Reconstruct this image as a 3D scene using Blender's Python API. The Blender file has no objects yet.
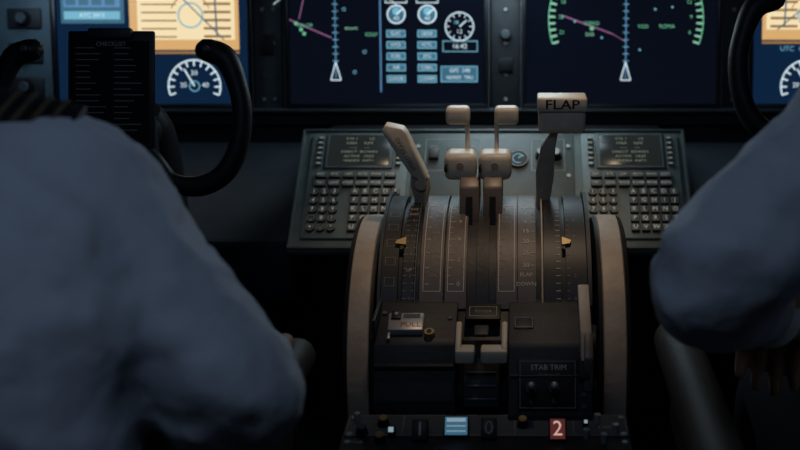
import bpy, bmesh, math, random
from mathutils import Vector, Matrix
random.seed(7)
scene=bpy.context.scene
scene.view_settings.view_transform='Standard'
# ---------------------------------------------------------------- materials
def mat(name,col,rough=.5,metal=0,var=.12,nscale=40,bump=0.0,emit=None,es=0,spec=.5,bscale=None,folds=0):
    m=bpy.data.materials.new(name); m.use_nodes=True
    nt=m.node_tree; b=nt.nodes['Principled BSDF']
    b.inputs['Roughness'].default_value=rough; b.inputs['Metallic'].default_value=metal
    b.inputs['Specular IOR Level'].default_value=spec
    tc=nt.nodes.new('ShaderNodeTexCoord')
    n=nt.nodes.new('ShaderNodeTexNoise'); n.inputs['Scale'].default_value=nscale; n.inputs['Detail'].default_value=4
    nt.links.new(tc.outputs['Object'],n.inputs['Vector'])
    r=nt.nodes.new('ShaderNodeValToRGB')
    r.color_ramp.elements[0].position=.3; r.color_ramp.elements[1].position=.7
    r.color_ramp.elements[0].color=[c*(1-var) for c in col]+[1]
    r.color_ramp.elements[1].color=[min(1,c*(1+var)) for c in col]+[1]
    nt.links.new(n.outputs['Fac'],r.inputs['Fac'])
    nt.links.new(r.outputs['Color'],b.inputs['Base Color'])
    if bump:
        n2=nt.nodes.new('ShaderNodeTexNoise'); n2.inputs['Scale'].default_value=bscale or nscale*3; n2.inputs['Detail'].default_value=5
        nt.links.new(tc.outputs['Object'],n2.inputs['Vector'])
        bp=nt.nodes.new('ShaderNodeBump'); bp.inputs['Strength'].default_value=bump; bp.inputs['Distance'].default_value=.01
        nt.links.new(n2.outputs['Fac'],bp.inputs['Height']); nt.links.new(bp.outputs['Normal'],b.inputs['Normal'])
        if folds:
            wv=nt.nodes.new('ShaderNodeTexWave'); wv.bands_direction='DIAGONAL'
            wv.inputs['Scale'].default_value=3.2; wv.inputs['Distortion'].default_value=7; wv.inputs['Detail'].default_value=1.5; wv.inputs['Detail Scale'].default_value=1.2
            nt.links.new(tc.outputs['Object'],wv.inputs['Vector'])
            b2=nt.nodes.new('ShaderNodeBump'); b2.inputs['Strength'].default_value=folds; b2.inputs['Distance'].default_value=.02
            nt.links.new(wv.outputs['Fac'],b2.inputs['Height']); nt.links.new(b2.outputs['Normal'],bp.inputs['Normal'])
    if emit:
        b.inputs['Emission Color'].default_value=list(emit)+[1]; b.inputs['Emission Strength'].default_value=es
    return m
def E(name,col,es): return mat(name,[c*.1 for c in col],.4,emit=col,es=es,var=.05)
black=mat('black_plastic',(.010,.010,.012),.5,bump=.05,spec=.35)
blackg=mat('black_gloss',(.008,.008,.010),.3)
dark=mat('dark_paint',(.019,.021,.026),.55,bump=.05)
kneem=mat('knee_panel_paint',(.034,.044,.056),.55,bump=.05)
greyp=mat('panel_grey',(.06,.075,.09),.5,bump=.04)
panelb=mat('panel_blue_grey',(.10,.15,.18),.5,bump=.04)
console=mat('console_grey_green',(.165,.205,.195),.5,bump=.05)
consoled=mat('console_dark_edge',(.09,.112,.108),.5)
cream=mat('cream_plastic',(.62,.55,.45),.45,bump=.06)
creamd=mat('aged_cream_rim',(.38,.31,.245),.5,bump=.08)
lever=mat('lever_metal',(.16,.125,.105),.45,metal=.2)
brown=mat('arc_plate',(.085,.064,.057),.5,bump=.05)
plate=mat('arc_plate_dark',(.014,.013,.014),.45,spec=.35)
silver=mat('brushed_silver',(.42,.42,.42),.4,metal=.4)
gold=mat('brass',(.38,.26,.12),.45,metal=.4)
golds=mat('gold_braid',(.12,.085,.045),.7,metal=.1)
mark=mat('marking_white',(.48,.45,.41),.6)
markd=mat('marking_dim',(.22,.20,.19),.6)
inkm=mat('ink_black',(.01,.01,.01),.6)
inkr=mat('ink_red',(.30,.02,.015),.6)
keym=mat('key_cap',(.045,.045,.044),.5)
keyb=mat('key_border',(.26,.27,.25),.5)
keyl=mat('key_legend',(.6,.56,.48),.5,emit=(.85,.82,.68),es=.22)
cdus=mat('cdu_screen',(.012,.012,.014),.2,emit=(.16,.20,.19),es=.08)
cdut=E('cdu_text',(.5,.55,.42),.3)
shirt=mat('shirt_cotton',(.64,.66,.72),.75,var=.04,nscale=9,bump=.45,bscale=22,spec=.25,folds=.55)
trous=mat('trouser_wool',(.012,.014,.02),.9,spec=.2)
skin=mat('skin',(.38,.21,.14),.55,var=.08,nscale=30,bump=.05)
hairm=mat('hair',(.02,.013,.01),.7,bump=.6,nscale=120)
eyew=mat('eye_white',(.7,.68,.65),.3)
seatm=mat('seat_fabric',(.05,.038,.032),.9,bump=.3,nscale=150)
seatp=mat('armrest_leather',(.045,.030,.021),.6,bump=.1)
scr=mat('screen_glass',(.001,.0015,.003),.2,emit=(.0025,.004,.009),es=1,spec=.06)
scrb=mat('screen_glass_blue',(.001,.0015,.003),.2,emit=(.004,.016,.045),es=1,spec=.06)
eW=E('glow_white',(.75,.92,1),.85)
eC=E('glow_cyan',(.25,.65,.85),.65)
eB=E('glow_blue',(.12,.4,.62),.28)
eBl=E('glow_blue_line',(.16,.40,.75),.55)
eG=E('glow_green',(.25,.85,.5),.55)
eGd=E('glow_green_pale',(.4,.9,.6),.6)
eM=E('glow_magenta',(.55,.22,.48),.45)
eO=E('glow_amber',(.85,.50,.20),.8)
eO2=E('glow_amber_pale',(1,.82,.50),.9)
eOd=E('glow_amber_dim',(.5,.26,.10),.6)
eR=E('glow_red',(.6,.10,.08),.13)
eRn=E('glow_digit',(1,.62,.52),.6)
eLW=E('glow_switch',(.6,.85,1),.35)
wallm=mat('wall_liner',(.05,.055,.065),.8,bump=.1)
floorm=mat('floor_carpet',(.02,.02,.022),.95,bump=.5,nscale=200)
# ---------------------------------------------------------------- builder
_tc={}
def textmesh(s):
    if s in _tc: return _tc[s]
    cu=bpy.data.curves.new('t','FONT'); cu.body=s; cu.size=1; cu.resolution_u=2
    cu.align_x='CENTER'; cu.align_y='CENTER'
    ob=bpy.data.objects.new('t',cu); scene.collection.objects.link(ob)
    dg=bpy.context.evaluated_depsgraph_get(); dg.update()
    ev=ob.evaluated_get(dg); me=ev.to_mesh()
    d=([v.co.copy() for v in me.vertices],[list(p.vertices) for p in me.polygons])
    ev.to_mesh_clear(); bpy.data.objects.remove(ob); bpy.data.curves.remove(cu)
    _tc[s]=d; return d
def root(name,loc):
    e=bpy.data.objects.new(name,None); e.empty_display_size=.05; e.location=loc
    scene.collection.objects.link(e); return e
def frame(o,x,y,sc=1.0):
    x=Vector(x).normalized(); y=Vector(y).normalized(); z=x.cross(y)
    M=Matrix((( x.x,y.x,z.x,0),(x.y,y.y,z.y,0),(x.z,y.z,z.z,0),(0,0,0,1)))
    return Matrix.Translation(Vector(o))@M@Matrix.Scale(sc,4)
class Bd:
    def __init__(s,name,parent=None,M=None):
        s.name=name; s.parent=parent; s.M=M or Matrix(); s.bm=bmesh.new(); s.mats=[]
    def mi(s,m):
        if m not in s.mats: s.mats.append(m)
        return s.mats.index(m)
    def raw(s,vs,fs,m,M=None):
        T=s.M@(M or Matrix()); V=[s.bm.verts.new(T@Vector(v)) for v in vs]; k=s.mi(m)
        for f in fs:
            if len(set(f))<3: continue
            try:
                nf=s.bm.faces.new([V[i] for i in f]); nf.material_index=k; nf.smooth=True
            except ValueError: pass
    def mer(s,t,m,M=None):
        t.verts.index_update(); s.raw([v.co for v in t.verts],[[v.index for v in f.verts] for f in t.faces],m,M); t.free()
    def box(s,c,size,m,bev=0,R=None,seg=2):
        t=bmesh.new(); bmesh.ops.create_cube(t,size=1)
        for v in t.verts: v.co=Vector((v.co.x*size[0],v.co.y*size[1],v.co.z*size[2]))
        if bev: bmesh.ops.bevel(t,geom=t.edges[:],offset=bev,segments=seg,profile=.5,affect='EDGES')
        s.mer(t,m,Matrix.Translation(Vector(c))@(R.to_4x4() if R else Matrix()))
    def prism(s,prof,a0,a1,m,axis='x',bev=0):
        t=bmesh.new(); n=len(prof)
        def P(p,a): return {'x':(a,p[0],p[1]),'y':(p[0],a,p[1]),'z':(p[0],p[1],a)}[axis]
        A=[t.verts.new(P(p,a0)) for p in prof]; B=[t.verts.new(P(p,a1)) for p in prof]
        t.faces.new(A); t.faces.new(B[::-1])
        for i in range(n): t.faces.new([A[i],B[i],B[(i+1)%n],A[(i+1)%n]])
        bmesh.ops.recalc_face_normals(t,faces=t.faces[:])
        if bev: bmesh.ops.bevel(t,geom=t.edges[:],offset=bev,segments=2,profile=.5,affect='EDGES')
        s.mer(t,m)
    def cyl(s,p0,p1,r0,r1,m,seg=20,cap=True):
        p0=Vector(p0);p1=Vector(p1);d=(p1-p0).normalized()
        u=d.orthogonal().normalized(); w=d.cross(u); V=[];F=[]
        for p,r in((p0,r0),(p1,r1)):
            for i in range(seg):
                a=2*math.pi*i/seg; V.append(p+(u*math.cos(a)+w*math.sin(a))*r)
        for i in range(seg): j=(i+1)%seg; F.append([i,j,seg+j,seg+i])
        if cap: F+= [list(range(seg))[::-1],list(range(seg,2*seg))]
        s.raw(V,F,m)
    def knob(s,p,n,r,h,m,m2=None):
        p=Vector(p); n=Vector(n).normalized()
        s.cyl(p,p+n*h*.3,r*1.25,r*1.2,m); s.cyl(p+n*h*.3,p+n*h*.9,r,r*.92,m); s.cyl(p+n*h*.9,p+n*h,r*.92,r*.75,m2 or m)
    def ell(s,c,r,m,R=None,seg=24):
        t=bmesh.new(); bmesh.ops.create_uvsphere(t,u_segments=seg,v_segments=seg//2,radius=1)
        for v in t.verts: v.co=Vector((v.co.x*r[0],v.co.y*r[1],v.co.z*r[2]))
        s.mer(t,m,Matrix.Translation(Vector(c))@(R.to_4x4() if R else Matrix()))
    def tube(s,pts,rad,m,seg=16,sub=6,sq=1.0):
        pts=[Vector(p) for p in pts]; n=len(pts); Q=[];R=[]
        for i in range(n-1):
            a=pts[max(i-1,0)];b=pts[i];c=pts[i+1];d=pts[min(i+2,n-1)]
            for k in range(sub):
                t=k/sub
                Q.append(.5*((2*b)+(c-a)*t+(2*a-5*b+4*c-d)*t*t+(3*b-a-3*c+d)*t**3)); R.append(rad[i]*(1-t)+rad[i+1]*t)
        Q.append(pts[-1]);R.append(rad[-1])
        V=[];F=[];u=None
        T0=(Q[1]-Q[0]).normalized();T1=(Q[-1]-Q[-2]).normalized()
        Q=[Q[0]-T0*R[0]*.9,Q[0]-T0*R[0]*.6]+Q+[Q[-1]+T1*R[-1]*.6,Q[-1]+T1*R[-1]*.9]
        R=[R[0]*.35,R[0]*.8]+R+[R[-1]*.8,R[-1]*.35]
        for i,p in enumerate(Q):
            tg=(Q[min(i+1,len(Q)-1)]-Q[max(i-1,0)]).normalized()
            if u is None: u=tg.orthogonal().normalized()
            u=(u-tg*u.dot(tg)).normalized(); w=tg.cross(u)
            for k in range(seg):
                a=2*math.pi*k/seg; V.append(p+u*math.cos(a)*R[i]+w*math.sin(a)*R[i]*sq)
        L=len(Q)
        for i in range(L-1):
            for k in range(seg):
                j=(k+1)%seg; F.append([i*seg+k,i*seg+j,(i+1)*seg+j,(i+1)*seg+k])
        F+=[list(range(seg))[::-1],[(L-1)*seg+k for k in range(seg)]]
        s.raw(V,F,m)
    def loft(s,rings,m,seg=28,p=2.4):
        V=[];F=[]
        for (c,rx,ry,tilt) in rings:
            c=Vector(c)
            for k in range(seg):
                a=2*math.pi*k/seg; ca,sa=math.cos(a),math.sin(a)
                x=math.copysign(abs(ca)**(2/p),ca)*rx; y=math.copysign(abs(sa)**(2/p),sa)*ry
                V.append(c+Vector((x,y*math.cos(tilt),-y*math.sin(tilt))))
        L=len(rings)
        for i in range(L-1):
            for k in range(seg):
                j=(k+1)%seg; F.append([i*seg+k,i*seg+j,(i+1)*seg+j,(i+1)*seg+k])
        F+=[list(range(seg))[::-1],[(L-1)*seg+k for k in range(seg)]]
        s.raw(V,F,m)
    def poly(s,pts,m,z=0): s.raw([(p[0],p[1],z) for p in pts],[list(range(len(pts)))],m)
    def rect(s,x0,y0,x1,y1,m,z=0): s.poly([(x0,y0),(x1,y0),(x1,y1),(x0,y1)],m,z)
    def line(s,p,q,w,m,z=0):
        p=Vector(p);q=Vector(q);d=(q-p).normalized();n=Vector((-d.y,d.x))*w/2
        s.poly([p-n,q-n,q+n,p+n],m,z)
    def orect(s,x0,y0,x1,y1,w,m,z=0):
        s.rect(x0,y0,x1,y0+w,m,z);s.rect(x0,y1-w,x1,y1,m,z);s.rect(x0,y0+w,x0+w,y1-w,m,z);s.rect(x1-w,y0+w,x1,y1-w,m,z)
    def arc(s,c,r,a0,a1,w,m,z=0,n=32):
        for i in range(n):
            a=math.radians(a0+(a1-a0)*i/n);b=math.radians(a0+(a1-a0)*(i+1)/n)
            s.poly([(c[0]+(r-w/2)*math.cos(a),c[1]+(r-w/2)*math.sin(a)),(c[0]+(r+w/2)*math.cos(a),c[1]+(r+w/2)*math.sin(a)),
                    (c[0]+(r+w/2)*math.cos(b),c[1]+(r+w/2)*math.sin(b)),(c[0]+(r-w/2)*math.cos(b),c[1]+(r-w/2)*math.sin(b))],m,z)
    def ticks(s,c,r,a0,a1,n,l,w,m,z=0):
        for i in range(n+1):
            a=math.radians(a0+(a1-a0)*i/n); u=Vector((math.cos(a),math.sin(a)))
            s.line(Vector(c)+u*r,Vector(c)+u*(r-l),w,m,z)
    def disc(s,c,r,m,z=0,n=28): s.poly([(c[0]+r*math.cos(2*math.pi*i/n),c[1]+r*math.sin(2*math.pi*i/n)) for i in range(n)],m,z)
    def text(s,t,x,y,size,m,z=0,M=None,sx=1):
        V,F=textmesh(t); T=(M or Matrix())@Matrix.Translation((x,y,z))@Matrix.Diagonal((size*sx,size,1,1))
        s.raw(V,F,m,T)
    def done(s,ang=35,remesh=0,smooth=0,disp=None,sub=0):
        if remesh: bmesh.ops.recalc_face_normals(s.bm,faces=s.bm.faces[:])
        c=Vector((0,0,0))
        if s.bm.verts:
            mn=Vector([min(v.co[i] for v in s.bm.verts) for i in range(3)]);mx=Vector([max(v.co[i] for v in s.bm.verts) for i in range(3)]);c=(mn+mx)/2
        for v in s.bm.verts: v.co-=c
        me=bpy.data.meshes.new(s.name); s.bm.to_mesh(me); s.bm.free()
        for m in s.mats: me.materials.append(m)
        if not remesh: me.set_sharp_from_angle(angle=math.radians(ang))
        o=bpy.data.objects.new(s.name,me); scene.collection.objects.link(o)
        if s.parent: o.parent=s.parent; o.location=c-s.parent.location
        else: o.location=c
        if remesh:
            r=o.modifiers.new('remesh','REMESH'); r.mode='VOXEL'; r.voxel_size=remesh; r.use_smooth_shade=True
            if smooth:
                k=o.modifiers.new('smooth','SMOOTH'); k.factor=.5; k.iterations=smooth
            for (st,ns) in (disp or ()):
                tx=bpy.data.textures.new('folds','CLOUDS'); tx.noise_scale=ns
                d=o.modifiers.new('folds','DISPLACE'); d.texture=tx; d.strength=st; d.mid_level=.5; d.texture_coords='LOCAL'
        return o
# ---------------------------------------------------------------- cockpit shell
b=Bd('floor');b.box((0,.8,-.03),(2.5,3.4,.06),floorm);b.done()
b=Bd('ceiling');b.box((0,.8,1.93),(2.5,3.4,.06),wallm);b.done()
b=Bd('wall_left');b.box((-1.22,.8,.95),(.06,3.4,1.9),wallm);b.done()
b=Bd('wall_right');b.box((1.22,.8,.95),(.06,3.4,1.9),wallm);b.done()
b=Bd('wall_back');b.box((0,-.87,.95),(2.38,.06,1.9),wallm);b.done()
b=Bd('wall_front')
b.box((0,2.45,.58),(2.38,.06,1.16),wallm);b.box((0,2.45,1.8),(2.38,.06,.2),wallm)
for x in(-1.14,0,1.14): b.box((x,2.45,1.43),(.1,.06,.56),wallm)
b.done()
gl=bpy.data.materials.new('window_glass');gl.use_nodes=True
nt=gl.node_tree;nt.nodes.clear();o_=nt.nodes.new('ShaderNodeOutputMaterial');mx=nt.nodes.new('ShaderNodeMixShader');tr=nt.nodes.new('ShaderNodeBsdfTransparent');gs=nt.nodes.new('ShaderNodeBsdfGlossy')
gs.inputs['Roughness'].default_value=.05;mx.inputs[0].default_value=.08
nt.links.new(tr.outputs[0],mx.inputs[1]);nt.links.new(gs.outputs[0],mx.inputs[2]);nt.links.new(mx.outputs[0],o_.inputs[0])
for i,x in enumerate((-.57,.57)):
    b=Bd('window_%d'%(i+1));b.box((x,2.45,1.43),(1.04,.012,.54),gl);b.done()
# ---------------------------------------------------------------- main instrument panel
U=.00179
PF=frame((0,1.969,.787),(1,0,0),(0,.208,.978),U)
ip=root('instrument_panel',(0,2.0,.9))
b=Bd('panel_face',ip,PF)
b.box((0,70,-14),(1160,180,16),dark,2)
b.box((0,-5,-1),(1160,4,12),greyp,1.5)
b.box((0,-30,-30),(1160,50,30),black,2)
for x0,x1 in((-242,-214),(-5,25),(225,264)):
    b.box(((x0+x1)/2,75,-4),(x1-x0,160,6),greyp if x0<-10 else dark,1.2)
for x in(-560,-470,480,560): b.box((x,75,-4),(60 if x==-470 else 26,160,6),panelb,1.2)
for y in(18,52,86): b.box((-470,y,0),(34,20,4),dark,1.5);b.knob((-470,y,2),(0,0,1),6,9,black,greyp)
for x in(-233,-222,10,238,250):
    for y in(6,30,62,95): b.cyl((x,y,-1),(x,y,.4),2,1.7,silver if y!=30 else greyp,10)
b.box((-228,60,0),(12,20,3),black,1);b.box((10,40,0),(14,14,3),black,1);b.knob((10,70,-1),(0,0,1),5,8,black,greyp)
b.knob((243,48,-1),(0,0,1),5,8,black,greyp)
b.done()
b=Bd('knee_panel',ip)
for sx in(-1,1):
    b.prism([(1.70,.62),(1.98,.72),(1.98,.50),(1.74,.50)],sx*.33,sx*1.1,kneem,bev=.01)
b.done()
b=Bd('glareshield_support',ip)
b.prism([(2.03,1.13),(2.4,1.13),(2.4,1.02),(2.05,1.02)],-1.15,1.15,black,bev=.01);b.done()
b=Bd('glareshield',ip);b.prism([(1.84,1.08),(1.82,1.11),(1.86,1.16),(2.40,1.18),(2.40,1.10),(2.05,1.07)],-1.15,1.15,black,bev=.008);b.done()
def screen(x0,x1,draw,glass=scr):
    r=root('display_screen',PF@Vector(((x0+x1)/2,60,0)))
    b=Bd('bezel',r,PF)
    h=140
    for (c,sz) in((((x0+x1)/2,-1.5,0),(x1-x0+6,6,10)),(((x0+x1)/2,h+1.5,0),(x1-x0+6,6,10)),((x0-1.5,h/2,0),(6,h,10)),((x1+1.5,h/2,0),(6,h,10))):
        b.box(c,sz,blackg,1.6)
    b.orect(x0-4,-4,x1+4,h+4,.8,greyp,5.05)
    b.done()
    b=Bd('glass',r,PF);b.box(((x0+x1)/2,h/2,0),(x1-x0,h,2),glass);b.done()
    b=Bd('symbology',r,PF);draw(b);b.done()
Z=1.3
def X(p): return p-496
def Y(p): return 105-p
def navmap(b,cx,side):
    b.line((cx,Y(-30)),(cx,Y(78)),1.0,eBl,Z)
    for i in range(9): b.line((cx-3,Y(5+i*7)),(cx+3,Y(5+i*7)),.7,eC,Z+.1)
    b.line((cx-5,Y(80)),(cx,Y(62)),1.2,eW,Z+.2);b.line((cx+5,Y(80)),(cx,Y(62)),1.2,eW,Z+.2);b.line((cx-5,Y(80)),(cx+5,Y(80)),1.2,eW,Z+.2)
def d2(b):
    cx=X(336);navmap(b,cx,1)
    b.line((X(290),Y(20)),(X(332),Y(38)),1.3,eM,Z)
    b.line((X(312),Y(-30)),(X(300),Y(20)),1,eM,Z)
    for px,py in((302,30),(297,24),(305,34)): b.disc((X(px),Y(py)),2,eG,Z+.2,8)
    b.text('VALOR',X(306),Y(26),5,eG,Z+.2);b.text('KD27',X(372),Y(35),5,eG,Z+.2);b.text('BRAVO',X(352),Y(29),4,eGd,Z+.2)
    for px,py in((345,10),(365,52),(355,72)): b.orect(X(px)-1.6,Y(py)-1.6,X(px)+1.6,Y(py)+1.6,.5,eC,Z+.2)
    b.arc((cx,Y(78)),95,50,130,.8,eW,Z)
    b.line((X(381),Y(-30)),(X(381),Y(92)),1.4,eBl,Z)
    for px in(397,428):
        b.disc((X(px),Y(15)),9.5,eW,Z);b.disc((X(px),Y(15)),8.0,eB,Z+.1);b.line((X(px),Y(15)),(X(px)+6,Y(10)),1.6,eW,Z+.2)
        b.disc((X(px),Y(12)),4,eC,Z+.15)
        b.text('40',X(px),Y(19),6,eW,Z+.3)
        b.orect(X(px)-11,Y(4),X(px)+11,Y(-3),.9,eW,Z)
        for k in range(5):
            y=Y(34+k*11.2); b.rect(X(px)-9,y-3.2,X(px)+8,y+3.2,eB,Z);b.orect(X(px)-10,y-3.6,X(px)+9,y+3.6,1,eC,Z+.1)
            b.text(('ELEC','HYD','FUEL','AIR','DOOR','GEAR','FCTL','EFIS','CHKL','COMM')[k+(5 if px>400 else 0)],X(px)-.5,y,4.8,eW,Z+.2)
    c=(X(460),Y(27));b.arc(c,14,0,360,1.2,eW,Z);b.ticks(c,13,0,330,11,3,.8,eW,Z);b.line(c,(c[0]+7,c[1]+6),1.3,eW,Z+.1)
    b.text('12',c[0],c[1]-5,6,eW,Z+.1);b.text('08',c[0]-3,c[1]+4,5,eC,Z+.1)
    b.orect(X(443),Y(52),X(478),Y(41),.8,eC,Z);b.text('16:42',X(460),Y(46.5),7,eW,Z+.1)
    b.rect(X(441),Y(82),X(478),Y(66),eB,Z);b.orect(X(441),Y(82),X(478),Y(66),.9,eC,Z+.1);b.text('GPS  248',X(460),Y(70.5),5.5,eW,Z+.2);b.text('NORM  TRU',X(460),Y(77.5),5,eW,Z+.2)
    b.text('OIL   QTY   TEMP',X(430),Y(-9),5,eC,Z)
def d3(b):
    cx=X(626);navmap(b,cx,1);cy=Y(20)
    for a0,a1,sgn in((-18,62,1),(118,198,1)):
        b.arc((cx,cy),77,a0,a1,1.0,eG,Z);b.ticks((cx,cy),77,a0,a1,16,6.5,2.0,eGd,Z)
        for i in range(0,6):
            a=math.radians(a0+(a1-a0)*(i+.5)/6);b.text(str((i*3+6)%36),cx+65*math.cos(a),cy+65*math.sin(a),5.5,eG,Z+.1)
    b.line((X(562),Y(16)),(X(612),Y(34)),1.3,eM,Z);b.line((X(612),Y(34)),(cx,Y(42)),.7,eM,Z)
    b.text('KENO',X(592),Y(24),5.5,eG,Z+.2);b.disc((X(592),Y(29)),2.4,eG,Z+.3,5);b.text('D30',X(590),Y(35),5,eGd,Z+.2);b.text('V320',X(643),Y(27),5,eG,Z+.2);b.text('ROMA',X(667),Y(27),5.5,eG,Z+.2)
    for px,py in((575,22),(602,38),(655,10),(672,8),(640,50)): b.disc((X(px),Y(py)),1.4,eC,Z+.2,4)
    b.text('TRK 274 MAG',cx,Y(-10),7,eG,Z);b.text('GS 462',X(560),Y(-20),6,eW,Z);b.text('31.2 NM',X(695),Y(-20),6,eW,Z)
def d14(o,flip):
    def d(b):
        f=(lambda p:p) if not flip else (lambda p:-p+10)
        def R(a,y0,c,y1,m,z=Z):
            p,q=f(X(a)),f(X(c)); b.rect(min(p,q),Y(y0),max(p,q),Y(y1),m,z)
        R(63,24,126,-34,eB);R(66,20,122,12,eC,Z+.1);R(66,8,122,-30,eBl,Z+.1)
        for i in range(4): R(68+i*13,6,78+i*13,-2,eB,Z+.2)
        b.text('ATC 2413',f(X(94)),Y(16),6,eW,Z+.3)
        yb=50 if not flip else 40
        R(131,yb,240,-34,eO);R(139,yb-10,236,-20,eO2,Z+.1)
        for i in range(6): R(143,yb-12-i*8,178,yb-13.5-i*8,eOd,Z+.2);R(205,yb-12-i*8,232,yb-14.5-i*8,eOd,Z+.2)
        c=(f(X(192)),Y(16));b.arc(c,12,0,360,1.5,eC,Z+.2);b.arc(c,20,20,160,1,eOd,Z+.2)
        b.line((f(X(165)),Y(-20)),(f(X(225)),Y(yb-10)),1.2,eB,Z+.25);b.line((f(X(216)),Y(-20)),(f(X(218)),Y(yb-14)),1.6,eB,Z+.25)
        R(131,yb+4,240,yb+1.5,eOd)
        if flip: b.text('UTC  1642   ET  0218',f(X(190)),Y(49),7,eC,Z)
        c=(f(X(194)),Y(86));b.arc(c,26,-20,200,1.6,eW,Z);b.ticks(c,26,-20,200,12,6,1.6,eW,Z);b.line(c,(c[0]-10,c[1]+17),1.6,eW,Z+.1)
        b.arc(c,5,0,360,1,eC,Z);b.text('20',c[0]-11,c[1]+1,7,eW,Z);b.text('40',c[0]+11,c[1]+1,7,eW,Z);b.text('30',c[0],c[1]+13,7,eW,Z)
        for i in range(5): R(70,40+i*11,118,34+i*11,eB)
    return d
screen(X(57),X(250),d14(0,0),scrb)
screen(X(289),X(486),d2)
screen(X(525),X(718),d3)
screen(-X(250)+10,-X(57)+10,d14(0,1),scrb)
# ---------------------------------------------------------------- forward console + keypads
CF=frame((0,1.605,.639),(1,0,0),(0,.796,.606),.001)
fc=root('forward_console',(0,1.75,.6))
b=Bd('console_plate',fc,CF)
b.box((0,118,-9),(627,238,18),console,3)
b.box((0,3,1),(627,6,6),consoled,1.5);b.box((0,234,1),(627,5,5),consoled,1.5)
b.box((-311,118,1),(5,236,5),consoled,1.5);b.box((311,118,1),(5,236,5),consoled,1.5)
b.box((0,120,1.2),(262,214,2.4),consoled,1)
for x in(-122,122):
    for y in(24,80,140,200): b.cyl((x,y,2),(x,y,4),4,3.5,silver,12)
b.orect(-110,150,-20,215,1,mark,2.6);b.orect(62,150,116,215,1,mark,2.6)
for i in range(3): b.box((-96+i*30,182,5),(16,20,8),keym,1.5);b.text(('GND','ALTN','NORM')[i],-96+i*30,200,6,mark,2.8)
for i in range(2): b.knob((78+i*24,180,2),(0,0,1),8,14,black,silver)
b.cyl((41,172,1),(41,172,7),17,16,black,28);b.arc((41,172),15.5,0,360,1,mark,7.2);b.disc((41,172),12,blackg,7.1);b.arc((41,172),9,20,300,1.2,eC,7.3);b.line((41,172),(47,178),1.6,eG,7.4)
b.done()
b=Bd('console_body',fc)
b.prism([(1.63,.62),(1.80,.755),(1.93,.76),(1.93,.0),(1.75,.0),(1.70,.5)],-.29,.29,black,bev=.004);b.done()
def keypad(xc):
    r=root('control_display_unit',CF@Vector((xc,120,5)))
    b=Bd('housing',r,CF)
    b.box((xc,121,3),(158,208,6),console,3)
    b.box((xc,187,6),(112,74,6),consoled,3);b.orect(xc-52,153,xc+52,221,1.5,keyb,9.1);b.done()
    b=Bd('screen',r,CF);b.box((xc,187,8),(98,62,3),cdus,1)
    for i in range(6):
        b.text(('RTE 1        1/2','KSEA     KJFK','-----     ----','DIRECT  BOWEN','ACTIVE   LEGS','<INDEX  INIT>')[i],xc,210-i*9,7,cdut,9.8,sx=1.1)
    b.done()
    b=Bd('keys',r,CF)
    for sx in(-1,1):
        for i in range(6): b.box((xc+sx*64,212-i*10.5,8),(9,5.5,5),keyb,1);b.line((xc+sx*64-2.5,212-i*10.5),(xc+sx*64+2.5,212-i*10.5),1.4,keyl,10.8)
    al='ABCDEFGHIJKLMNOPQRSTUVWXYZ'
    k=0
    for rr in range(7):
        y=136-rr*17
        if rr<2:
            for c in range(6):
                x=xc-60+c*22+3
                b.box((x,y,9),(18,12,7),keym,1.5);b.orect(x-7.5,y-4.6,x+7.5,y+4.6,1.1,keyb,12.6)
                b.text((('INIT','RTE','DEP','ALTN','VNAV','EXEC'),('FIX','LEGS','HOLD','COMM','PROG','MENU'))[rr][c],x,y,6,keyl,12.8)
        else:
            for c in range(9):
                x=xc-64+c*16
                if c<3:
                    b.cyl((x,y,5),(x,y,12),7,6.3,keym,14);b.arc((x,y),5.6,0,360,1,keyb,12.1,14);b.text('123456789.0/+-*'[(rr-2)*3+c],x,y,9.5,keyl,12.3)
                elif c>=4:
                    b.box((x,y,9),(13,13,7),keym,1.5);b.orect(x-5.2,y-5.2,x+5.2,y+5.2,1,keyb,12.6)
                    if k<26: b.text(al[k],x,y,10,keyl,12.8)
                    else: b.line((x-3,y),(x+3,y),1.2,keyl,12.8)
                    k+=1
    b.done()
keypad(-216);keypad(222)
# ---------------------------------------------------------------- throttle quadrant
OY,OZ,R0=1.46,.578,.182
tq=root('throttle_quadrant',(0,1.42,.5))
def AP(ph,r=R0): a=math.radians(ph);return (OY-r*math.cos(a),OZ+r*math.sin(a))
b=Bd('drum_core',tq)
b.prism([AP(20,.172),*[AP(p,.172) for p in range(26,150,6)],(1.60,.0),(1.30,.0)],-.136,.136,black);b.done()
b=Bd('lower_boxes',tq)
left=[(1.205,.585),(1.232,.648),(1.237,.652),(1.302,.674),(1.35,.67),(1.35,.0),(1.24,.0),(1.215,.50)]
b.prism(left,-.133,-.034,dark,bev=.002)
right=[(1.190,.573),(1.226,.648),(1.231,.652),(1.302,.674),(1.35,.67),(1.35,.0),(1.24,.0),(1.205,.50)]
b.prism(right,.030,.131,dark,bev=.002)
b.prism([(1.235,.573),(1.262,.640),(1.305,.665),(1.35,.66),(1.35,.0),(1.27,.0)],-.034,.030,black,bev=.001)
b.box((-.134,1.27,.63),(.006,.07,.05),dark,.002)
b.box((-.0835,1.222,.625),(.096,.012,.004),dark,.001)
b.box((.0805,1.212,.617),(.098,.010,.003),dark,.001)
b.done()
def arcplate(b,px0,px1,p0,p1,m,r=R0,th=.009):
    x0=(px0-486)*.001287;x1=(px1-486)*.001287
    n=16;prof=[AP(p0+(p1-p0)*i/n,r) for i in range(n+1)]+[AP(p0+(p1-p0)*i/n,r-th) for i in range(n,-1,-1)]
    b.prism(prof,x0,x1,m)
def AF(ph,r=R0+.0004):
    a=math.radians(ph);y,z=AP(ph,r);return frame((0,y,z),(1,0,0),(0,math.sin(a),math.cos(a)),1)
def PXx(p): return (p-486)*.001287
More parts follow.
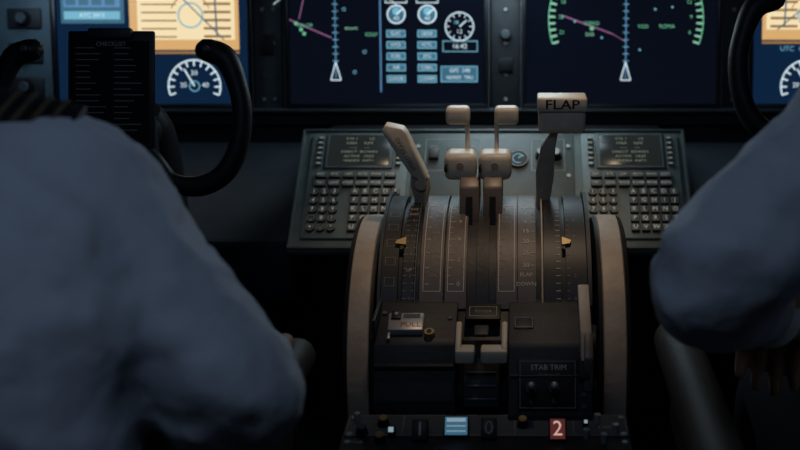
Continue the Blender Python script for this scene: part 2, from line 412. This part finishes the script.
b=Bd('arc_plates',tq)
for a,c,m in((383,399,plate),(404,415,plate),(421,444,brown),(446,467,brown),(497,517,brown),(518,536,brown),(544,561,plate),(566,586,plate)):
    arcplate(b,a,c,29,112,m)
arcplate(b,477,489,30,112,black,R0-.002)
arcplate(b,380,383,30,112,dark,R0+.006,.02);arcplate(b,587,591,30,112,dark,R0+.006,.02)
arcplate(b,416,417,29,112,greyp,R0+.001);arcplate(b,541.5,543,29,112,creamd,R0+.003,.012)
b.done()
b=Bd('arc_markings',tq)
def aline(px,p0,p1,w=.0009,m=mark):
    n=10
    for i in range(n):
        q0=p0+(p1-p0)*i/n;q1=p0+(p1-p0)*(i+1)/n
        y0,z0=AP(q0,R0+.0005);y1,z1=AP(q1,R0+.0005);x=PXx(px)
        b.raw([(x-w/2,y0,z0),(x+w/2,y0,z0),(x+w/2,y1,z1),(x-w/2,y1,z1)],[[0,1,2,3]],m)
def atick(px0,px1,ph,w=.0009,m=mark):
    b.M=AF(ph);b.rect(PXx(px0),-w/2,PXx(px1),w/2,m);b.M=Matrix()
def atext(t,px,ph,size,m=mark,sx=1):
    b.M=AF(ph);b.text(t,PXx(px),0,size,m,.0001,sx=sx);b.M=Matrix()
for px in(424.5,441.5,448.5,464.5): aline(px,36,84)
for px in(499,514.5): aline(px,36,84)
for ph in(36,84):
    atick(424.5,441.5,ph);atick(448.5,464.5,ph);atick(499,514.5,ph)
for i in range(13):
    ph=39+i*3.5
    atick(448.5,452 if i%3 else 455,ph);atick(499,502 if i%3 else 505,ph,m=markd)
    if i%3==0: atext(str(i),459,ph,.009)
    if i%2==0: atick(426,430,ph,m=mark)
    if i%3==1: atext(('APL','NOSE','DN','UP')[i//3],435,ph,.006,markd)
for i,t in enumerate(('UP','1','5','15','20','25','30')):
    ph=82-i*5.8; atext(t,526,ph,.0095);atick(531,535.5,ph)
atext('FLAP',526.5,43,.0076);atext('DOWN',526.5,39,.0076)
for i in range(16):
    ph=33+i*3.2
    atick(404,408,ph,m=markd);atick(413,417,ph,m=markd);atick(556,560.5,ph,m=mark);atick(567,570,ph,m=markd)
    if i%3==0: atext(str(i//3*2),411,ph,.006,markd);atext(str(i//3*2),575,ph,.006,markd)
atext('ARM',410,76,.006);atext('DN',410,80,.006);atext('UP',410,45,.006)
for i in range(5): b.M=AF(40+i*9);b.orect(PXx(386),-.006,PXx(396),.006,.0005,markd);b.M=Matrix()
b.done()
b=Bd('trim_pointers',tq)
for px,sx in((401,1),(567,-1)):
    M=AF(58,R0+.003);b.M=M
    x=PXx(px);b.prism([(x-.006*sx-.002,-.004),(x+.006*sx,-.006),(x+.006*sx,.007),(x-.006*sx,.001)],-.002,.002,gold,'z')
    b.M=Matrix()
b.done()
LF=frame((0,1.234,.650),(1,0,0),(0,.065,.022),.001)
def LX(px): return (px-484.5)*1.233
b=Bd('cutout_switch_guard',tq,LF)
b.box((LX(407),27,5),(44,32,11),silver,2.5);b.box((LX(397),36,12),(12,14,3),black,1);b.ell((LX(397),36,14),(3,3,2),silver,seg=10)
b.text('PULL',LX(412),20,11.5,inkr,10.8);b.rect(LX(404),32,LX(421),40,greyp,10.75)
b.box((LX(391),9,4),(4,18,5),silver,1)
b.cyl((LX(431),10,0),(LX(431),10,9),7,6,gold,20);b.cyl((LX(431),10,9),(LX(431),10,10),3,3,black,12)
b.cyl((LX(384),50,0),(LX(384),50,4),3,3,greyp,12);b.cyl((LX(450),42,0),(LX(450),42,3),3,3,greyp,12)
b.done()
b=Bd('friction_panel',tq,LF)
b.box((LX(524),32,1.5),(24,22,5),black,1.5);b.orect(LX(515),23,LX(533),41,.8,markd,4.2)
b.box((LX(483),52,2),(44,30,6),black,2);b.orect(LX(469),42,LX(497),60,.9,markd,5.2);b.text('TO/GA',LX(483),51,7,markd,5.2)
b.orect(LX(540),14,LX(570),50,.6,markd,.6);b.text('LOCK',LX(555),30,7,markd,.7)
b.box((LX(482),18,2),(18,18,5),dark,1.5)
b.done()
b=Bd('side_rails',tq)
b.prism([(1.20,.640),(1.222,.668),(1.30,.700),(1.305,.690),(1.24,.655)],.116,.130,creamd,bev=.002)
b.prism([(1.20,.600),(1.198,.645),(1.222,.668),(1.232,.655),(1.215,.64)],.120,.131,lever,bev=.002)
b.box((-.131,1.262,.672),(.004,.075,.02),dark,.001)
b.done()
b=Bd('finger_latches',tq)
def Lx(px): return (px-484.5)*.001233
def latch(x0,x1,xv0,xv1):
    b.box(((x0+x1)/2,1.222,.640),(x1-x0,.022,.017),cream,.003)
    b.box(((xv0+xv1)/2,1.238,.654),(xv1-xv0,.046,.010),cream,.0025,Matrix.Rotation(.45,3,'X'))
latch(Lx(457),Lx(476),Lx(457),Lx(463));latch(Lx(482),Lx(508),Lx(502),Lx(508));b.done()
v=Vector((0,.036,.075)).normalized()
FF=frame((0,1.190,.573),(1,0,0),v,.001)
b=Bd('stab_trim_panel',tq,FF)
b.box((LX(547),38,1),(72,62,4),black,1.5);b.orect(LX(520),10,LX(574),66,.7,markd,3.2)
b.text('STAB TRIM',LX(548),58,9,mark,3.3);b.text('CUTOUT',LX(548),48,6.5,markd,3.3)
for px in(531,553):
    b.cyl((LX(px),34,3),(LX(px),34,9),8,7,dark,18);b.cyl((LX(px),34,9),(LX(px),37,26),3,4.2,silver,12);b.ell((LX(px),37,27),(4.6,4.6,4.6),silver,seg=12)
b.text('L',LX(531),18,7,markd,3.3);b.text('R',LX(553),18,7,markd,3.3)
b.box((LX(582),62,8),(13,34,16),dark,2)
for i in range(3): b.cyl((LX(582),12+i*14,0),(LX(582),12+i*14,3),3,3,greyp,10)
b.done()
b=Bd('front_panel_details',tq,FF)
b.box((LX(482),40,-25),(44,60,3),dark,1.5)
for i in range(3):b.box((LX(482),20+i*16,-22),(36,3,3),greyp,1)
b.done()
def wheel(x0,x1):
    cy,cz,R=1.46,.54,.19
    r=root('trim_wheel',((x0+x1)/2,cy,cz))
    w=x1-x0;xc=(x0+x1)/2
    def rev(name,prof,m,parent=r):
        bb=Bd(name,parent);n=72;V=[];F=[];L=len(prof)
        for i in range(n):
            a=2*math.pi*i/n
            for (x,q) in prof: V.append((xc+x,cy+q*math.cos(a),cz+q*math.sin(a)))
        for i in range(n):
            j=(i+1)%n
            for k in range(L): l=(k+1)%L;F.append([i*L+k,i*L+l,j*L+l,j*L+k])
        bb.raw(V,F,m);return bb
    h=w/2
    rev('rim_band',[(-h*.68,R-.002),(-h*.6,R+.001),(0,R+.002),(h*.6,R+.001),(h*.68,R-.002),(h*.6,R-.012),(-h*.6,R-.012)],creamd).done()
    rev('rim_edges',[(-h,R-.008),(-h*.9,R-.002),(-h*.68,R),(-h*.68,R-.008),(h*.68,R-.008),(h*.68,R),(h*.9,R-.002),(h,R-.008),(h,R-.028),(h*.4,R-.032),(-h*.4,R-.032),(-h,R-.028)],black).done()
    bb=rev('web',[(-h*.35,R-.03),(h*.35,R-.03),(h*.35,.02),(-h*.35,.02)],dark)
    bb.cyl((xc-h,cy,cz),(xc+h,cy,cz),.035,.035,black,24)
    for k in range(6):
        a=k*math.pi/3+.3;bb.cyl((xc-h*.5,cy+.1*math.cos(a),cz+.1*math.sin(a)),(xc+h*.5,cy+.1*math.cos(a),cz+.1*math.sin(a)),.022,.022,black,18)
    bb.box((xc,cy,cz-.28),(w*.8,.2,.5),black,.005)
    bb.done()
wheel(-.1825,-.1405);wheel(.1425,.187)
def thrust(hx0,hx1,sx0,sx1,rx,ux0,ux1):
    r=root('thrust_lever',((hx0+hx1)/2,1.46,.80))
    b=Bd('stem',r)
    b.prism([(1.405,.70),(1.425,.79),(1.44,.80),(1.485,.80),(1.49,.78),(1.50,.70)],sx0,sx1,lever,bev=.003)
    b.prism([(1.4025,.72),(1.4185,.778),(1.424,.778),(1.410,.72)],sx0+.009,sx1-.009,black)
    b.done()
    b=Bd('grip',r)
    b.box(((hx0+hx1)/2,1.462,.812),(hx1-hx0,.042,.037),cream,.009,seg=4)
    b.cyl((hx0+.004,1.44,.812),(hx0+.0005,1.44,.812),.006,.005,black,12)
    b.cyl(((hx0+hx1)/2,1.442,.815),((hx0+hx1)/2,1.4395,.815),.005,.005,creamd,14)
    b.done()
    b=Bd('reverse_lever',r)
    b.tube([(rx,1.475,.82),(rx,1.482,.845),(rx,1.485,.872)],[.0035,.003,.0032],cream,10)
    b.box(((ux0+ux1)/2,1.487,.8745),(ux1-ux0,.028,.024),cream,.006,seg=3)
    b.done()
thrust(-.058,-.0145,-.037,-.0105,-.0278,-.0569,-.0243)
thrust(-.0123,.0326,-.0055,.0205,.012,.0092,.042)
r=root('speed_brake_lever',(-.1,1.45,.8))
b=Bd('shaft',r);b.prism([(-.102,.70),(-.088,.70),(-.082,.765),(-.078,.78),(-.079,.795),(-.090,.803),(-.103,.80),(-.105,.785),(-.100,.765)],1.452,1.468,creamd,'y',.002)
b.cyl((-.0905,1.447,.787),(-.0905,1.452,.787),.008,.008,silver,16);b.done()
b=Bd('handle',r)
b.prism([(-.103,.799),(-.085,.790),(-.081,.797),(-.108,.858),(-.113,.864),(-.136,.869),(-.141,.860)],1.447,1.474,cream,'y',.0025)
d=Vector((-.033,.0,.066)).normalized()
b.M=frame((-.1095,1.4466,.830),d,Vector((0,-1,0)).cross(d),1)
b.text('SPEED BRAKE',0,0,.0085,lever,.0002);b.M=Matrix()
b.done()
r=root('flap_lever',(.09,1.46,.82))
b=Bd('blade',r)
P=lambda px,z:((px-521)*.00136+.045,z)
b.prism([P(554,.862),P(559,.862),P(555.5,.835),P(554,.79),P(548,.74),P(546,.70),P(538,.70),P(537,.74),P(536,.80),P(541,.835)],1.463,1.473,creamd,'y',.0015);b.done()
b=Bd('flap_knob',r)
b.box((.1,1.466,.874),(.063,.032,.034),cream,.006,seg=3)
b.box((.1,1.466,.8965),(.066,.040,.019),cream,.003,seg=3)
b.M=frame((.1,1.4458,.8968),(1,0,0),(0,0,1),1)
for q in(-.0004,0,.0004): b.text('FLAP',q,q*.5,.0180,inkm,.0003+q*.1,sx=1.2)
b.M=Matrix()
b.done()
# ---------------------------------------------------------------- aft pedestal
ap=root('center_pedestal',(0,.95,.3))
b=Bd('pedestal_body',ap);b.prism([(1.21,.565),(.55,.545),(.55,0),(1.24,0)],-.165,.172,dark,bev=.004);b.done()
AFm=frame((0,1.2,.5655),(1,0,0),(0,1,.03),.001)
b=Bd('pedestal_panel',ap,AFm)
def QX(px): return (px-482)*1.152
b.box((5,-20,1),(334,50,3),greyp,1);b.box((5,-75,1),(334,52,3),dark,1);b.box((5,-200,1),(334,190,3),greyp,1)
b.orect(-160,-44,170,3,1,markd,2.7);b.line((QX(400),-44),(QX(400),3),1,markd,2.7);b.line((QX(515),-44),(QX(515),3),1,markd,2.7);b.line((QX(575),-44),(QX(575),3),1,markd,2.7)
for x in(-155,165):
    for y in(-4,-42,-60,-95): b.cyl((x,y,2),(x,y,4),4,3.5,silver,10)
for px,y in((380,-20),(380,-58),(360,-40),(523,-22)):
    b.knob((QX(px),y,2),(0,-.2,1),6,13,black,gold if px!=360 else greyp)
for px,y in((352,-12),(600,-15),(617,-38),(587,-50),(604,-60)):
    b.cyl((QX(px),y,2),(QX(px),y,14),3,4,silver,12)
b.text('STAB',QX(355),-60,8,mark,2.8);b.text('LOCK',QX(610),-26,8,mark,2.8)
for rr in range(3):
    for c in range(7): b.knob((-135+c*45,-135-rr*55,2),(0,0,1),9,14,black,greyp)
b.done()
b=Bd('lit_switches',ap,AFm)
T=Matrix.Rotation(math.radians(50),3,'X')
def sw(px,y,w,h,body,txt,tm,bg=None):
    x=QX(px);b.box((x,y,11),(w,h,16),body,1.5,T)
    M0=b.M;b.M=M0@Matrix.Translation((x,y,11))@T.to_4x4()@Matrix.Translation((0,0,8.2))
    if bg: b.rect(-w/2+1.5,-h/2+1.5,w/2-1.5,h/2-1.5,bg,0)
    if txt: b.text(txt,0,0,h*.95,tm,.2)
    b.M=M0
sw(420,-48,18,24,black,'1',mark);sw(456,-40,29,24,black,'',eLW,eB);sw(489,-45,18,24,black,'0',markd);sw(558,-47,20,26,black,'2',eRn,eR)
sw(391,-48,9,9,black,'',eLW,eLW);sw(587,-30,7,7,black,'',eLW,eLW)
for i,(y,hh) in enumerate(((-6,.7),(0,.7),(7,2.2))):
    M0=b.M;b.M=M0@Matrix.Translation((QX(456),-40,11))@T.to_4x4()@Matrix.Translation((0,0,8.4));b.rect(-11,y-hh,11,y+hh,eLW,0);b.M=M0
b.done()
# ---------------------------------------------------------------- yokes
def yoke(xc,dz,dx):
    r=root('control_yoke',(xc,1.5,.85+dz))
    def W(px,py):
        v=(225-py)*.001395;return Vector((xc+(px-120)*.001395,1.474+.309*v,.721+.951*v+dz))
    for s,nm in((1,'horn_right'),(-1,'horn_left')):
        b=Bd(nm,r);pts=[(208,50),(226,58),(238,85),(243,115),(238,150),(224,174),(200,186),(172,182),(150,160),(120,150)]
        b.tube([W(120+s*(p[0]-120),p[1]) for p in pts],[.017,.017,.014,.014,.0145,.015,.015,.014,.018,.022],black,16,6,.85)
        p=W(120+s*(210-120),50);b.ell(p,(.020,.018,.015),black,seg=16);b.cyl(p+Vector((0,-.013,.004)),p+Vector((0,-.021,.006)),.005,.004,greyp,12)
        b.done()
    b=Bd('hub',r);h=W(120,140)
    b.box(h,(.10,.06,.09),black,.018,seg=3);b.cyl(h,h+Vector((0,.12,-.01)),.03,.03,black,20)
    b.tube([h+Vector((0,.11,0)),h+Vector((0,.14,-.08)),(xc,1.68,.40),(xc,1.66,.03)],[.035,.04,.04,.045],black,16)
    b.done()
    b=Bd('checklist_card',r,frame(W(122,92)+Vector((0,-.035,.01)),(1,0,0),(0,.309,.951),.001))
    b.box((0,0,0),(118,160,5),black,3);b.box((0,76,5),(60,14,10),dark,3);b.rect(-52,-74,52,66,blackg,2.8)
    for i in range(15):
        for c in(-1,1):
            b.rect(c*26-22,56-i*8,c*26-22+random.uniform(18,42),57.4-i*8,markd,3)
    b.text('CHECKLIST',0,62,8,mark,3.1);b.done()
yoke(-.515,0,0);yoke(.515,.07,0)
# ---------------------------------------------------------------- people
def hand(parent,wrist,fwd,up,thumb,curl=.5,name='hand'):
    fwd=Vector(fwd).normalized();up=Vector(up);up=(up-fwd*up.dot(fwd)).normalized();side=fwd.cross(up)*thumb
    w=Vector(wrist)
    P=lambda a,s,u:w+fwd*a+side*s+up*u
    b=Bd(name,parent)
    b.tube([P(-.05,0,0),P(0,0,0),P(.03,0,0)],[.028,.025,.028],skin,16,4)
    for s in(-.026,-.009,.009,.026): b.tube([P(.01,s*.6,0),P(.05,s,.002),P(.088,s*1.08,0)],[.016,.0135,.0115],skin,12,4)
    L=[.072,.082,.076,.060];S=[.030,.010,-.010,-.028]
    for l,s in zip(L,S):
        pts=[];a=0;p=Vector((.085,0));pts.append(P(p.x,s,p.y))
        for k,fr in enumerate((.45,.32,.23)):
            a+=curl*(.5,.9,.7)[k];p=p+Vector((math.cos(a),-math.sin(a)))*l*fr;pts.append(P(p.x,s*(1+.05*k),p.y))
        b.tube(pts,[.0098,.009,.0082,.0068],skin,12,4)
    b.tube([P(.02,.022,-.004),P(.045,.042,-.012),P(.068,.050,-.022),P(.088,.046,-.030)],[.015,.0125,.0105,.0085],skin,12,4)
    return b.done(remesh=.003,smooth=3)
def pilot(pel,waist,chest,neck,head,sh_in,el_in,wr_in,hd_in,sh_out,el_out,wr_out,hd_out,inn,lean=.25):
    r=root('pilot',pel)
    pel,waist,chest,neck,head=map(Vector,(pel,waist,chest,neck,head))
    b=Bd('shirt',r)
    rings=[(pel+Vector((0,0,-.04)),.165,.115,0),(pel+Vector((0,0,.05)),.178,.125,.05),(waist,.172,.122,.15),(waist.lerp(chest,.5),.186,.130,.2),(chest,.198,.130,.25),
           (chest.lerp(neck,.45),.185,.110,.3),(chest.lerp(neck,.75),.120,.08,.3),(neck,.058,.058,.3)]
    b.loft(rings,shirt)
    for sh,el,wr in((sh_in,el_in,wr_in),(sh_out,el_out,wr_out)):
        sh,el,wr=map(Vector,(sh,el,wr))
        ctr=chest.lerp(neck,.45)
        b.tube([ctr.lerp(sh,.45),sh,sh.lerp(el,.35),sh.lerp(el,.75),el,el.lerp(wr,.35),el.lerp(wr,.9)],[.075,.076,.072,.067,.059,.053,.040],shirt,20,6)
    b.done(remesh=.008,smooth=5,disp=((.012,.09),(.008,.028)))
    b=Bd('collar',r)
    b.loft([(neck+Vector((0,-.005,-.012)),.064,.064,.35),(neck+Vector((0,.0,.028)),.060,.060,.35),(neck+Vector((0,.0,.030)),.054,.054,.35)],shirt);b.done()
    b=Bd('trousers',r)
    b.ell(pel+Vector((0,.0,-.06)),(.175,.14,.10),trous)
    for s in(-1,1):
        x=pel.x+s*.10;kn=Vector((pel.x+s*.15,pel.y+.45,.52));an=Vector((pel.x+s*.13,pel.y+.68,.12))
        b.tube([(x,pel.y,pel.z-.06),((x+kn.x)/2,pel.y+.24,pel.z-.035),kn,kn.lerp(an,.5),an],[.09,.085,.065,.058,.05],trous,20)
    b.done(remesh=.01,smooth=4)
    b=Bd('shoes',r)
    for s in(-1,1):
        a=Vector((pel.x+s*.13,pel.y+.68,.06));b.tube([a+Vector((0,-.04,-.005)),a+Vector((0,.06,-.01)),a+Vector((0,.18,-.022))],[.042,.045,.034],blackg,16,5,.85)
    b.done()
    b=Bd('head',r)
    b.tube([neck+Vector((0,0,-.03)),neck.lerp(head,.45),head+Vector((0,-.01,-.03))],[.057,.054,.055],skin,20)
    b.ell(head+Vector((0,-.005,.03)),(.076,.096,.088),skin);b.ell(head+Vector((0,.025,-.03)),(.060,.068,.078),skin);b.ell(head+Vector((0,.055,-.085)),(.033,.03,.024),skin)
    b.tube([head+Vector((0,.088,.02)),head+Vector((0,.106,-.012)),head+Vector((0,.100,-.022))],[.010,.014,.012],skin,10)
    for s in(-1,1):
        b.ell(head+Vector((s*.078,0,-.005)),(.012,.020,.032),skin,seg=16);b.ell(head+Vector((s*.030,.080,.028)),(.026,.014,.008),skin,seg=12)
    b.ell(head+Vector((0,.089,-.050)),(.025,.010,.006),skin,seg=12);b.ell(head+Vector((0,.088,-.061)),(.021,.010,.006),skin,seg=12)
    b.done(remesh=.004,smooth=3)
    b=Bd('eyes',r)
    for s in(-1,1):
        c=head+Vector((s*.030,.081,.010));b.ell(c,(.012,.010,.008),eyew,seg=16);b.ell(c+Vector((0,.008,0)),(.005,.004,.005),inkm,seg=12)
    b.done()
    b=Bd('hair',r)
    b.ell(head+Vector((0,-.018,.050)),(.082,.094,.080),hairm);b.ell(head+Vector((0,-.050,.0)),(.070,.062,.070),hairm);b.done(remesh=.005,smooth=3)
    for nm,w,h,t in(('hand_inboard',wr_in,hd_in,inn),('hand_outboard',wr_out,hd_out,-inn)):
        w=Vector(w);h=Vector(h);hand(r,w,h-w,(0,0,1),-t,.6,nm)
    for sh,s in((sh_in,inn),(sh_out,-inn)):
        sh=Vector(sh);p0=neck.lerp(sh,.30)+Vector((0,.005,.036));p1=sh+Vector((s*.010,.005,.074))
        d=(p1-p0);M=frame((p0+p1)/2,d,Vector((0,1,.25)),1)
        b=Bd('epaulette',r,M);L=d.length
        b.box((0,0,0),(L,.050,.008),black,.003)
        for k in range(4): b.box((L/2-.018-k*.014,0,.001),(.005,.0515,.008),golds,.001)
        b.ell((-L/2+.012,0,.005),(.006,.006,.003),golds,seg=12);b.done()
    return r
pilot((-.455,.80,.50),(-.455,.79,.68),(-.46,.85,.85),(-.48,.935,1.0),(-.49,.98,1.14),
      (-.345,.93,.916),(-.205,.872,.762),(-.240,1.085,.695),(-.255,1.175,.675),
      (-.64,.92,.91),(-.72,.90,.70),(-.66,1.12,.66),(-.63,1.22,.62),1)
pilot((.56,.92,.50),(.56,.92,.68),(.555,.965,.85),(.55,1.02,1.03),(.55,1.06,1.17),
      (.395,1.03,.975),(.215,.94,.842),(.318,1.11,.740),(.335,1.195,.665),
      (.72,1.03,.965),(.80,.98,.74),(.73,1.18,.68),(.70,1.27,.64),-1)
def seat(xc,y,xin,s):
    r=root('pilot_seat',(xc,y,.3))
    b=Bd('cushion',r);b.box((xc,y+.10,.36),(.44,.50,.12),seatm,.04,seg=4);b.box((xc,y-.22,.60),(.40,.10,.46),seatm,.04,Matrix.Rotation(.08,3,'X'),4)
    b.box((xc,y+.05,.27),(.36,.40,.06),dark,.01);b.box((xc,y+.05,.13),(.14,.26,.24),dark,.01);b.box((xc,y+.05,.02),(.30,.50,.04),dark,.01);b.done()
    b=Bd('armrests',r)
    for x in(xin,2*xc-xin):
        b.tube([(x,y-.10,.655),(x,y+.10,.655),(x,y+.38,.645),(x,y+.42,.625)],[.024,.028,.028,.022],seatp,16,6,.9)
        b.box((x,y+.10,.60),(.028,.46,.07),seatp,.01)
        b.box((x,y-.12,.52),(.03,.06,.26),dark,.008);b.box((x+(xc-x)*.12,y-.12,.40),(abs(xc-x)*.3,.05,.05),dark,.008)
    b.done()
seat(-.455,.80,-.225,1);seat(.56,.86,.235,-1)
# ---------------------------------------------------------------- lights
def area(name,loc,target,size,power,col):
    l=bpy.data.lights.new(name,'AREA');l.size=size;l.energy=power;l.color=col
    o=bpy.data.objects.new(name,l);o.location=loc;o.rotation_euler=(Vector(target)-Vector(loc)).to_track_quat('-Z','Y').to_euler();scene.collection.objects.link(o);return o
l=bpy.data.lights.new('map_light_warm','SPOT');l.energy=15;l.color=(1,.74,.50);l.spot_size=math.radians(36);l.spot_blend=.9;l.shadow_soft_size=.04
o=bpy.data.objects.new('map_light_warm',l);o.location=(.08,1.35,1.82);o.rotation_euler=(Vector((.01,1.48,.78))-Vector(o.location)).to_track_quat('-Z','Y').to_euler();scene.collection.objects.link(o)
area('fill_cool_shirts',(-.12,.42,1.87),(-.12,.95,.8),.45,1.85,(.50,.69,1))  # added cool fill for the shirts, stands in for twilight ambient
area('fill_console',(0,1.90,1.055),(0,1.72,.70),.25,1.3,(.68,.88,.98))  # added fill that brightens the console, not an actual fixture
for x in(-.78,.78): area('fill_panel_side',(x,1.86,1.06),(x*1.02,2.0,.80),.15,.25,(.55,.78,1))  # extra fills added to lift the dark outer panel columns
w=bpy.data.worlds.new('dusk');scene.world=w;w.use_nodes=True
bg=w.node_tree.nodes['Background'];bg.inputs[0].default_value=(.12,.2,.4,1);bg.inputs[1].default_value=.35
# ---------------------------------------------------------------- camera
cd=bpy.data.cameras.new('camera');cam=bpy.data.objects.new('camera',cd);scene.collection.objects.link(cam)
cam.location=(.045,0,1.2);cam.rotation_euler=(math.radians(72),0,0);cd.lens=50;cd.sensor_width=36;cd.shift_x=-.151;cd.clip_start=.02
cd.dof.use_dof=True;cd.dof.focus_distance=1.46;cd.dof.aperture_fstop=3.6
scene.camera=cam
